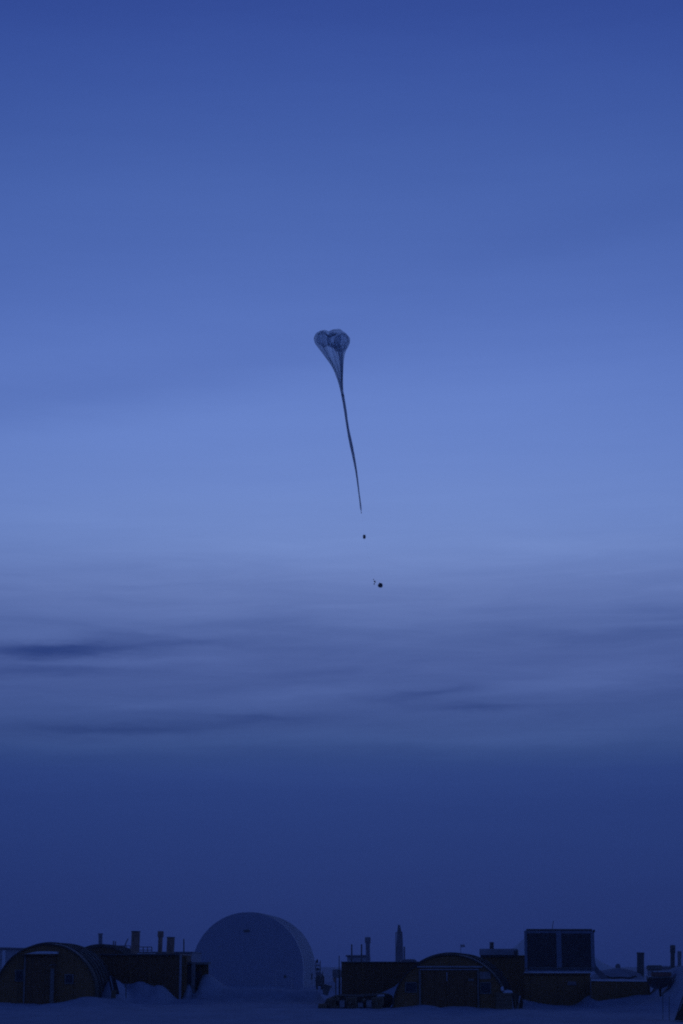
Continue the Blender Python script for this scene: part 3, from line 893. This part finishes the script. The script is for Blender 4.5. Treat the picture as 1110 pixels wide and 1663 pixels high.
# ------------------------------------------------------------------ balloon
def film_mat(name, base_op, tint, edge=0.3, streak=0.3, neck=0.0):
    m = bpy.data.materials.new(name)
    n, l = nodes_of(m)
    for x in list(n):
        if x.type == 'BSDF_PRINCIPLED': n.remove(x)
    out = n['Material Output']
    tr = n.new('ShaderNodeBsdfTransparent'); tr.inputs[0].default_value = tint
    df = n.new('ShaderNodeBsdfDiffuse'); df.inputs[0].default_value = (0.30, 0.32, 0.36, 1)
    tl = n.new('ShaderNodeBsdfTranslucent'); tl.inputs[0].default_value = (0.22, 0.24, 0.28, 1)
    m1 = n.new('ShaderNodeMixShader'); m1.inputs[0].default_value = 0.5
    l.new(df.outputs[0], m1.inputs[1]); l.new(tl.outputs[0], m1.inputs[2])
    mx = n.new('ShaderNodeMixShader')
    uv = n.new('ShaderNodeUVMap'); uv.uv_map = 'UVMap'
    mp = n.new('ShaderNodeMapping'); mp.inputs['Scale'].default_value = (16, 2.4, 1)
    l.new(uv.outputs[0], mp.inputs[0])
    nz = n.new('ShaderNodeTexNoise'); nz.inputs['Scale'].default_value = 1; nz.inputs['Detail'].default_value = 5
    l.new(mp.outputs[0], nz.inputs['Vector'])
    ma = n.new('ShaderNodeMath'); ma.operation = 'MULTIPLY_ADD'
    l.new(nz.outputs['Fac'], ma.inputs[0]); ma.inputs[1].default_value = streak * 2; ma.inputs[2].default_value = base_op - streak
    lw = n.new('ShaderNodeLayerWeight'); lw.inputs[0].default_value = 0.35
    mb_ = n.new('ShaderNodeMath'); mb_.operation = 'MULTIPLY_ADD'; mb_.use_clamp = True
    l.new(lw.outputs['Facing'], mb_.inputs[0]); mb_.inputs[1].default_value = edge
    l.new(ma.outputs[0], mb_.inputs[2])
    su = n.new('ShaderNodeSeparateXYZ'); l.new(uv.outputs[0], su.inputs[0])
    nk = n.new('ShaderNodeMath'); nk.operation = 'POWER'; l.new(su.outputs['Y'], nk.inputs[0]); nk.inputs[1].default_value = 4.0
    na = n.new('ShaderNodeMath'); na.operation = 'MULTIPLY_ADD'; na.use_clamp = True
    l.new(nk.outputs[0], na.inputs[0]); na.inputs[1].default_value = neck; l.new(mb_.outputs[0], na.inputs[2])
    l.new(na.outputs[0], mx.inputs[0]); l.new(tr.outputs[0], mx.inputs[1]); l.new(m1.outputs[0], mx.inputs[2])
    l.new(mx.outputs[0], out.inputs['Surface'])
    return m


M['film'] = film_mat('thin_balloon_film', 0.20, (0.86, 0.90, 0.95, 1), 0.34, 0.34, neck=0.45)
M['film_soft'] = film_mat('slack_film', 0.11, (0.88, 0.91, 0.95, 1), 0.24, 0.24)
M['film_tail'] = film_mat('gathered_film', 0.62, (0.75, 0.8, 0.9, 1), 0.15, 0.15)
M['cord'] = mat('thin_cord', (0.2, 0.2, 0.2), var=.1, bump=0)

BD = 250.0
KB = BD / F
bal = thing('weather_balloon', 'translucent partly filled balloon with long thin tail high in the sky', 'balloon', W(587, 833, BD))


def bp(zx, zy):
    """measured position on the enlarged balloon"""
    return 490 + zx / 9.24, 520 + zy / 9.24


# left / right outline, widest first then tapering into the neck
OUT = [(186, 268, 727), (187, 296, 727), (196, 330, 727), (216, 365, 716), (246, 405, 697), (282, 452, 671), (322, 505, 650), (362, 560, 641),
       (402, 615, 634), (440, 670, 630), (472, 730, 628), (500, 790, 625), (527, 860, 623), (550, 930, 622), (572, 1010, 624), (586, 1070, 629), (600, 1140, 640)]


def loft(name, m, rings, parent, smooth=True, n=64, closed_top=True):
    """rings: list of lists of n points; with uv along and around"""
    o0 = parent_origin(parent)
    vs = [p - o0 for r in rings for p in r]
    fs = []; uvs = []
    for r in range(len(rings) - 1):
        for j in range(n):
            j2 = (j + 1) % n
            fs.append((r * n + j, r * n + j2, (r + 1) * n + j2, (r + 1) * n + j))
            v0, v1 = r / (len(rings) - 1), (r + 1) / (len(rings) - 1)
            uvs += [(j / n, v0), ((j + 1) / n, v0), ((j + 1) / n, v1), (j / n, v1)]
    me = bpy.data.meshes.new(name)
    me.from_pydata(vs, [], fs)
    u = me.uv_layers.new(name='UVMap')
    for i, c in enumerate(uvs): u.data[i].uv = c
    if smooth: me.shade_smooth()
    me.materials.append(m)
    o = bpy.data.objects.new(name, me); C.objects.link(o); o.parent = parent
    return o


def lobe(q, t):
    # folds of the loose film: deep near the crown, fine pleats along the neck
    return 1 - 0.10 * (0.5 + 0.5 * math.cos(5 * q + 0.6)) * (1 - t) - 0.045 * (0.5 + 0.5 * math.cos(17 * q + 2.0 * t)) * (0.4 + 0.6 * t)


rings = []
n = 96


def crown_row(xx):
    """row of the lobed crown edge against the offset from its middle"""
    pts = [(-29, 548), (-27.5, 543.5), (-24, 540), (-19, 537.6), (-14, 537.0), (-8, 537.6), (-5.5, 539.2), (-3.2, 537.8), (0, 536.0), (4, 534.9), (11, 534.6), (14, 535.6), (17, 538.5), (22, 541.5), (26, 545), (29, 549)]
    return interp(pts, xx)


for fr, dip in ((0.04, 11.0), (0.2, 8.5), (0.38, 4.6), (0.55, 1.8), (0.70, 0.5), (0.84, 0.0), (0.95, 0.0)):
    ring = []
    for j in range(n):
        q = 2 * math.pi * j / n
        xx = 29.4 * fr * math.cos(q)
        y = crown_row(xx) + dip + 8.0 * fr * max(0, -math.sin(q)) + 1.5 * fr ** 3 * max(0, math.sin(q)) + .5 * math.cos(5 * q + .6) * fr * abs(math.sin(q))
        p = W(539.5 + xx, y, BD)
        p.y = BD + 29.2 * KB * fr * math.sin(q)
        ring.append(p)
    rings.append(ring)
for i, (xl, y, xr) in enumerate(OUT):
    t = i / (len(OUT) - 1)
    xa, yy = bp(xl, y); xb, _ = bp(xr, y)
    cx, hw = (xa + xb) / 2, (xb - xa) / 2
    ring = []
    for j in range(n):
        q = 2 * math.pi * j / n
        k = lobe(q, t)
        kx = 1 - (1 - k) * abs(math.sin(q)) ** 0.7
        p = W(cx + hw * kx * math.cos(q), yy + (8.0 * max(0, -math.sin(q)) * (1 - i / 3) if i < 3 else 0), BD)
        p.y = BD + hw * KB * k * math.sin(q) * (1 if i < 9 else max(.7, 1 - (i - 8) * .04))
        ring.append(p)
    rings.append(ring)
env = loft('envelope', M['film'], rings, bal, n=n)

# gathered fold of slack film running down inside the right flank into the neck
rings = []
FOLD = [(300, 250, 60), (330, 300, 75), (400, 345, 110), (480, 370, 130), (545, 410, 95), (565, 470, 68), (580, 560, 52), (590, 660, 42), (594, 760, 34), (594, 850, 27), (596, 950, 20), (604, 1050, 14)]
for i, (cxz, yz, w) in enumerate(FOLD[3:]):
    cx, yy = bp(cxz + 12, yz)
    ring = []
    for j in range(24):
        q = 2 * math.pi * j / 24
        k = 1 - .25 * (0.5 + .5 * math.cos(4 * q + i * .3))
        p = W(cx + w / 9.24 * .6 * k * math.cos(q), yy, BD)
        p.y = BD - .25 + w / 9.24 * KB * 1.1 * k * math.sin(q)
        ring.append(p)
    rings.append(ring)
loft('inner_fold', M['film'], rings, bal, n=24)

# slack bubbles of film bulging inside the crown
def bubble(cxz, cyz, rx, ry, tilt, yo, sd):
    cx, cy = bp(cxz, cyz)
    rings = []
    for i in range(17):
        t = math.pi * (0.04 + 0.92 * i / 16)
        ring = []
        for j in range(40):
            q = 2 * math.pi * j / 40
            k = 1 + .30 * noise.noise(Vector((math.cos(q) * 1.7 + sd * 5, math.sin(q) * 1.7, math.cos(t) * 1.2))) + .10 * math.cos(7 * q + sd) * math.sin(t)
            u = rx / 9.24 * math.sin(t) * k * math.cos(q)
            v = -ry / 9.24 * math.cos(t) * k
            x, y = u * math.cos(tilt) - v * math.sin(tilt), u * math.sin(tilt) + v * math.cos(tilt)
            p = W(cx + x, cy + y, BD)
            p.y = BD + yo + rx / 9.24 * KB * math.sin(t) * k * math.sin(q) * .8
            ring.append(p)
        rings.append(ring)
    loft('crown_fold', M['film_soft'], rings, bal, n=40)


bubble(335, 300, 96, 110, -.5, -.4, 1)
bubble(480, 310, 105, 105, .15, -.2, 5)
bubble(590, 330, 105, 140, .3, .2, 3)


def gore(name, fr, r0, r1, i0, i1, front):
    """pleat of doubled film running down the envelope at a share of its width"""
    pts, rad = [], []
    for i in range(i0, i1):
        xl, y, xr = OUT[i]
        xa, yy = bp(xl, y); xb, _ = bp(xr, y)
        f = fr + (0.62 - fr) * max(0, (i - 9) / 9) ** 1.3
        p = W(xa + (xb - xa) * f, yy, BD)
        p.y = BD + front * (xb - xa) / 2 * KB * .75
        pts.append(p); t = (i - i0) / max(1, i1 - i0 - 1)
        rad.append((r0 * (1 - t) + r1 * t) * KB)
    rings = []
    for p, r in zip(pts, rad):
        rings.append([p + Vector((r * math.cos(2 * math.pi * j / 8), .25 * r * math.sin(2 * math.pi * j / 8), 0)) for j in range(8)])
    loft(name, M['film_soft'], rings, bal, n=8)


gore('pleat', .14, 1.0, .5, 1, 17, -1)
gore('pleat', .23, .7, .4, 2, 15, 1)
gore('pleat', .46, 1.3, .5, 4, 16, -1)
gore('pleat', .72, 1.6, .6, 0, 14, -1)
gore('pleat', .86, 1.0, .5, 0, 15, 1)

# long tail of gathered film
TAIL = [(556.9, 641, 2.7), (558.0, 648, 2.5), (559.8, 658, 2.4), (561.5, 669, 2.3), (562.9, 680, 2.05), (565.6, 697, 2.1), (568.3, 711, 2.5), (571.2, 725, 2.65), (573.9, 738, 2.3), (576.6, 752, 1.9),
        (579.0, 766, 1.5), (580.9, 780, 1.25), (583.4, 801, 1.0), (585.0, 813, 1.05), (586.1, 823, 1.2), (586.8, 828, .9), (587.0, 830, .3)]
rings = []
for i, (x, y, w) in enumerate(TAIL):
    ring = []
    for j in range(24):
        q = 2 * math.pi * j / 24
        k = 1 - .2 * (0.5 + .5 * math.cos(6 * q + i * .25))
        p = W(x + w * k * math.cos(q), y, BD)
        p.y = BD + w * KB * k * math.sin(q)
        ring.append(p)
    rings.append(ring)
loft('tail', M['film_tail'], rings, bal, n=24)
MB().tube([W(587, 829, BD), W(587.1, 831.2, BD)], .02, 6).build('ring_cord', M['cord'], bal)
MB().lump(W(587.15, 832.6, BD), .055, .055, .1, 3, .1).build('tail_clamp', M['black'], bal, smooth=True)
MB().tube(poly([(587.2, 833), (589, 846), (591, 862), (591.8, 868)], BD), .0012, 4).build('tether', M['cord'], bal)

bxo = thing('hanging_box', 'small dark box hanging just below the tail of the balloon', 'instrument box', W(592, 874.6, BD))
X = rect(589.9, 868.7, 594.2, 874.7, BD)
MB().box(X[0], X[1], BD - .16, BD + .16, X[2], X[3]).build('box_body', M['black'], bxo, bevel=.05)
MB().box(X[0] - .012, X[1] + .012, BD - .172, BD + .172, (X[2] * .62 + X[3] * .38), (X[2] * .55 + X[3] * .45)).build('strap', M['dark_metal'], bxo)
MB().tube(poly([(592.1, 874.9), (600, 905), (608, 935), (616.5, 946.5)], BD), .0012, 4).build('tether', M['cord'], bxo)

pl = thing('hanging_ball', 'black round ball, lowest and largest thing hanging under the balloon', 'ball', W(618, 955, BD))
MB().lump(W(617.9, 950.6, BD), .315, .31, .305, 5, .16, sub=4, freq=1.4).build('ball_body', M['black'], pl, smooth=True)
MB().tube([W(616.6, 947.4, BD), W(616.5, 946.4, BD)], .04, 8).build('eyelet', M['dark_metal'], pl)
isd = thing('instrument_cluster', 'tiny cluster of three dark bits left of the hanging black ball', 'instruments', W(608, 950, BD))
MB().lump(W(607.1, 941, BD), .05, .05, .08, 1, .1).build('sensor', M['dark_metal'], isd, smooth=True)
f = poly([(607.4, 943.5), (609.6, 942.8), (610.8, 945.4), (608.6, 946.2)], BD)
MB().prism(f, (0, .15, 0)).build('instrument_box', M['dark_metal'], isd)
MB().lump(W(608.1, 948.4, BD), .095, .09, .085, 2, .1).build('weight', M['black'], isd, smooth=True)
MB().tube(poly([(606.9, 940.4), (607.6, 943.5), (608.4, 946.2), (608.1, 948)], BD), .004, 6).build('cord', M['cord'], isd)

# ------------------------------------------------------------------ ice haze in the air
hm = bpy.data.materials.new('ice_haze')
n, l = nodes_of(hm)
for x in list(n):
    if x.type == 'BSDF_PRINCIPLED': n.remove(x)
vs1 = n.new('ShaderNodeVolumeScatter')
vs1.inputs['Color'].default_value = (0.9, 0.93, 1.0, 1)
vs1.inputs['Density'].default_value = HAZE
vs1.inputs['Anisotropy'].default_value = 0.2
l.new(vs1.outputs[0], n['Material Output'].inputs['Volume'])
hz = MB().box(-300, 300, -120, 330, -6, 120).build('haze', hm)
hz['kind'] = 'structure'

# ------------------------------------------------------------------ sky
w = bpy.data.worlds.new('World')
sc.world = w
w.use_nodes = True
n, l = w.node_tree.nodes, w.node_tree.links
bg = n['Background']


def math_(op, a, b=None, c=None, clamp=False):
    x = n.new('ShaderNodeMath'); x.operation = op; x.use_clamp = clamp
    for i, v in enumerate((a, b, c)):
        if v is None: continue
        if isinstance(v, (int, float)): x.inputs[i].default_value = v
        else: l.new(v, x.inputs[i])
    return x.outputs[0]


tc = n.new('ShaderNodeTexCoord')
sx = n.new('ShaderNodeSeparateXYZ')
l.new(tc.outputs['Generated'], sx.inputs[0])
az = math_('ARCTAN2', sx.outputs['X'], sx.outputs['Y'])
el = math_('ARCSINE', sx.outputs['Z'])
DEG = 180 / math.pi
azd = math_('MULTIPLY', az, DEG)
eld = math_('MULTIPLY', el, DEG)
# drifting noise that roughens every cloud edge
cv = n.new('ShaderNodeCombineXYZ')
l.new(math_('MULTIPLY', azd, 0.16), cv.inputs[0]); l.new(math_('MULTIPLY', eld, 0.9), cv.inputs[1])
nz = n.new('ShaderNodeTexNoise'); nz.inputs['Scale'].default_value = 1.0; nz.inputs['Detail'].default_value = 6; nz.inputs['Roughness'].default_value = 0.55
l.new(cv.outputs[0], nz.inputs['Vector'])
nzc = math_('SUBTRACT', nz.outputs['Fac'], 0.5)
cvf = n.new('ShaderNodeCombineXYZ')
l.new(math_('MULTIPLY', azd, 0.75), cvf.inputs[0]); l.new(math_('MULTIPLY', eld, 3.4), cvf.inputs[1])
nzf = n.new('ShaderNodeTexNoise'); nzf.inputs['Scale'].default_value = 1.0; nzf.inputs['Detail'].default_value = 6; nzf.inputs['Roughness'].default_value = 0.6
l.new(cvf.outputs[0], nzf.inputs['Vector'])
eld0 = math_('MULTIPLY_ADD', nzc, 0.7, eld)
eldw = math_('MULTIPLY_ADD', math_('SUBTRACT', nzf.outputs['Fac'], 0.5), 0.42, eld0)

SKY = [  # picture row, colour there
    (1640, (28.9, 45.6, 101.3)), (1570, (32.0, 49.7, 108.8)), (1500, (34.4, 53.0, 113.2)), (1400, (38.0, 58.6, 121.1)), (1300, (41.6, 64.1, 128.4)),
    (1250, (48.1, 71.5, 136.5)), (1228, (51.6, 76.3, 136.2)), (1205, (58.6, 82.6, 141.9)), (1150, (69.7, 92.2, 153.6)), (1075, (80.8, 102.0, 164.9)),
    (1030, (88.3, 110.9, 172.9)), (1000, (96.9, 119.7, 182.1)), (950, (109.8, 133.0, 195.3)), (900, (117.1, 143.3, 207.6)), (850, (121.2, 149.3, 215.7)),
    (780, (116.9, 146.1, 216.9)), (700, (111.6, 141.8, 215.9)), (600, (102.9, 133.1, 210.6)), (480, (90.3, 120.5, 199.4)), (305, (76.3, 106.5, 183.0)),
    (150, (64.5, 93.1, 171.9)), (15, (55.2, 81.3, 161.1))]
cr = n.new('ShaderNodeValToRGB')
cr.color_ramp.interpolation = 'B_SPLINE'
fac = math_('MULTIPLY', math_('ADD', eld0, 5.0), 1 / 95.0, clamp=True)
l.new(fac, cr.inputs['Fac'])
stops = [((azel(555, py)[1] * DEG + 5) / 95.0, lin(*c)) for py, c in SKY]
stops.insert(0, (0.0, lin(26, 40, 88)))
stops += [((34 + 5) / 95.0, lin(38, 60, 134)), ((46 + 5) / 95.0, lin(15, 29, 80)), ((65 + 5) / 95.0, lin(7, 15, 48)), (1.0, lin(5, 11, 38))]
els = cr.color_ramp.elements
els[0].position, els[0].color = stops[0]
els[1].position, els[1].color = stops[-1]
for p, c in stops[1:-1]:
    e = els.new(p); e.color = c
col = cr.outputs['Color']


def gauss(px, py, wpx, hpx, slope=0.0):
    a0, e0 = azel(px, py); a0 *= DEG; e0 *= DEG
    k = 57.3 / F
    da = math_('MULTIPLY', math_('SUBTRACT', azd, a0), 1 / (wpx * k))
    de0 = math_('SUBTRACT', eldw, e0)
    if slope: de0 = math_('MULTIPLY_ADD', math_('SUBTRACT', azd, a0), -slope, de0)
    de = math_('MULTIPLY', de0, 1 / (hpx * k))
    r2 = math_('ADD', math_('MULTIPLY', da, da), math_('MULTIPLY', de, de))
    return math_('EXPONENT', math_('MULTIPLY', r2, -1.0))


total = None
CLOUDS = [(80, 1054, 135, 14, 0.0, -.46), (150, 1046, 70, 9, .03, -.12), (215, 1034, 85, 8, -.06, -.17), (330, 1047, 110, 9, .02, -.17), (60, 1092, 130, 10, 0, -.20), (200, 1076, 170, 9, .02, .10), (40, 1026, 130, 9, 0, .05),
          (690, 1126, 80, 8, .10, -.26), (770, 1147, 75, 8, .02, -.22), (540, 1090, 130, 9, .05, -.10), (520, 1122, 120, 9, .05, .13), (400, 1170, 150, 9, .05, -.20), (190, 1184, 190, 9, 0, -.20), (300, 1140, 200, 12, .02, .10),
          (130, 1210, 260, 12, 0, .07), (620, 1200, 300, 14, .0, .09), (950, 1190, 260, 16, .03, .12), (620, 1066, 220, 12, .0, -.05), (960, 1105, 150, 22, .08, .17), (880, 1075, 120, 9, .03, -.06), (1000, 1035, 200, 16, .02, -.14),
          (560, 1030, 220, 14, 0, -.07), (1090, 990, 120, 22, 0, -.10), (100, 640, 300, 34, .12, -.08), (480, 560, 260, 40, .16, -.05), (950, 370, 330, 45, .14, -.06), (250, 700, 260, 30, .1, .035), (800, 640, 300, 50, .1, .03),
          (560, 900, 300, 26, 0, .05), (950, 890, 200, 14, .02, .05), (300, 930, 220, 12, .02, -.04), (340, 1000, 200, 14, 0, .05), (150, 300, 300, 60, .15, .03)]
for px, py, wpx, hpx, s, a in CLOUDS:
    g = math_('MULTIPLY', gauss(px, py, wpx, hpx, s), a)
    total = g if total is None else math_('ADD', total, g)
# fine streaks inside the cloud belt
cv2 = n.new('ShaderNodeCombineXYZ')
l.new(math_('MULTIPLY', azd, 0.22), cv2.inputs[0]); l.new(math_('MULTIPLY_ADD', azd, -0.05, math_('MULTIPLY', eld, 2.3)), cv2.inputs[1]); cv2.inputs[2].default_value = 4.2
n2 = n.new('ShaderNodeTexNoise'); n2.inputs['Scale'].default_value = 1.0; n2.inputs['Detail'].default_value = 7; n2.inputs['Roughness'].default_value = 0.6; n2.inputs['Distortion'].default_value = 0.6
l.new(cv2.outputs[0], n2.inputs['Vector'])
belt = math_('EXPONENT', math_('MULTIPLY', math_('POWER', math_('ABSOLUTE', math_('MULTIPLY', math_('SUBTRACT', eld, 8.6), 1 / 3.0)), 2.4), -1.0))
st = math_('MULTIPLY', math_('SUBTRACT', n2.outputs['Fac'], 0.5), math_('MULTIPLY_ADD', belt, 0.40, 0.05))
total = math_('ADD', total, st)
# twilight glow fades away to the sides and behind the camera
glow = math_('EXPONENT', math_('MULTIPLY', math_('POWER', math_('MULTIPLY', math_('SUBTRACT', math_('ABSOLUTE', math_('SUBTRACT', azd, 0.8)), 0.0), 1 / 27.0), 2.0), -1.0))
side = math_('MULTIPLY_ADD', glow, 0.40, 0.60)
amp = side
lx = n.new('ShaderNodeCombineXYZ')
for i, kk in enumerate((1.3, 1.12, 0.78)):
    l.new(math_('MULTIPLY_ADD', total, kk, 1.0), lx.inputs[i])
lt = n.new('ShaderNodeVectorMath'); lt.operation = 'MULTIPLY'
l.new(col, lt.inputs[0]); l.new(lx.outputs[0], lt.inputs[1])
sk = n.new('ShaderNodeTexSky')
sk.sky_type = 'NISHITA'
sk.sun_disc = False
SUN_EL, SUN_AZ = R(-3.0), R(4.0)
sk.sun_elevation = SUN_EL
sk.sun_rotation = SUN_AZ
skm = n.new('ShaderNodeMix'); skm.data_type = 'RGBA'; skm.blend_type = 'ADD'; skm.inputs['Factor'].default_value = 0.003
vm = n.new('ShaderNodeVectorMath'); vm.operation = 'SCALE'
l.new(lt.outputs[0], vm.inputs[0]); l.new(amp, vm.inputs['Scale'])
tint = n.new('ShaderNodeMix'); tint.data_type = 'RGBA'
tint.inputs['A'].default_value = (0.70, 0.85, 1.08, 1); tint.inputs['B'].default_value = (1, 1, 1, 1)
l.new(glow, tint.inputs['Factor'])
tm = n.new('ShaderNodeVectorMath'); tm.operation = 'MULTIPLY'
l.new(vm.outputs[0], tm.inputs[0]); l.new(tint.outputs['Result'], tm.inputs[1])
l.new(tm.outputs[0], skm.inputs['A']); l.new(sk.outputs[0], skm.inputs['B'])
l.new(skm.outputs['Result'], bg.inputs['Color'])
bg.inputs['Strength'].default_value = 1.0

# faint twilight from beyond the horizon
sd = bpy.data.lights.new('twilight_sun', 'SUN')
sd.energy = 0.02; sd.angle = R(25); sd.color = (0.75, 0.82, 1.0)
so = bpy.data.objects.new('twilight_sun', sd)
C.objects.link(so)
so.rotation_euler = (R(90 - 6), 0, R(180) - SUN_AZ)

# ------------------------------------------------------------------ render settings
sc.render.engine = 'CYCLES'
sc.view_settings.view_transform = 'Standard'
sc.view_settings.look = 'None'
sc.view_settings.exposure = 0
sc.view_settings.gamma = 1
sc.cycles.max_bounces = 8
sc.cycles.transparent_max_bounces = 24
sc.cycles.use_denoising = False
sc.render.film_transparent = False
sc.cycles.filter_width = 2.0
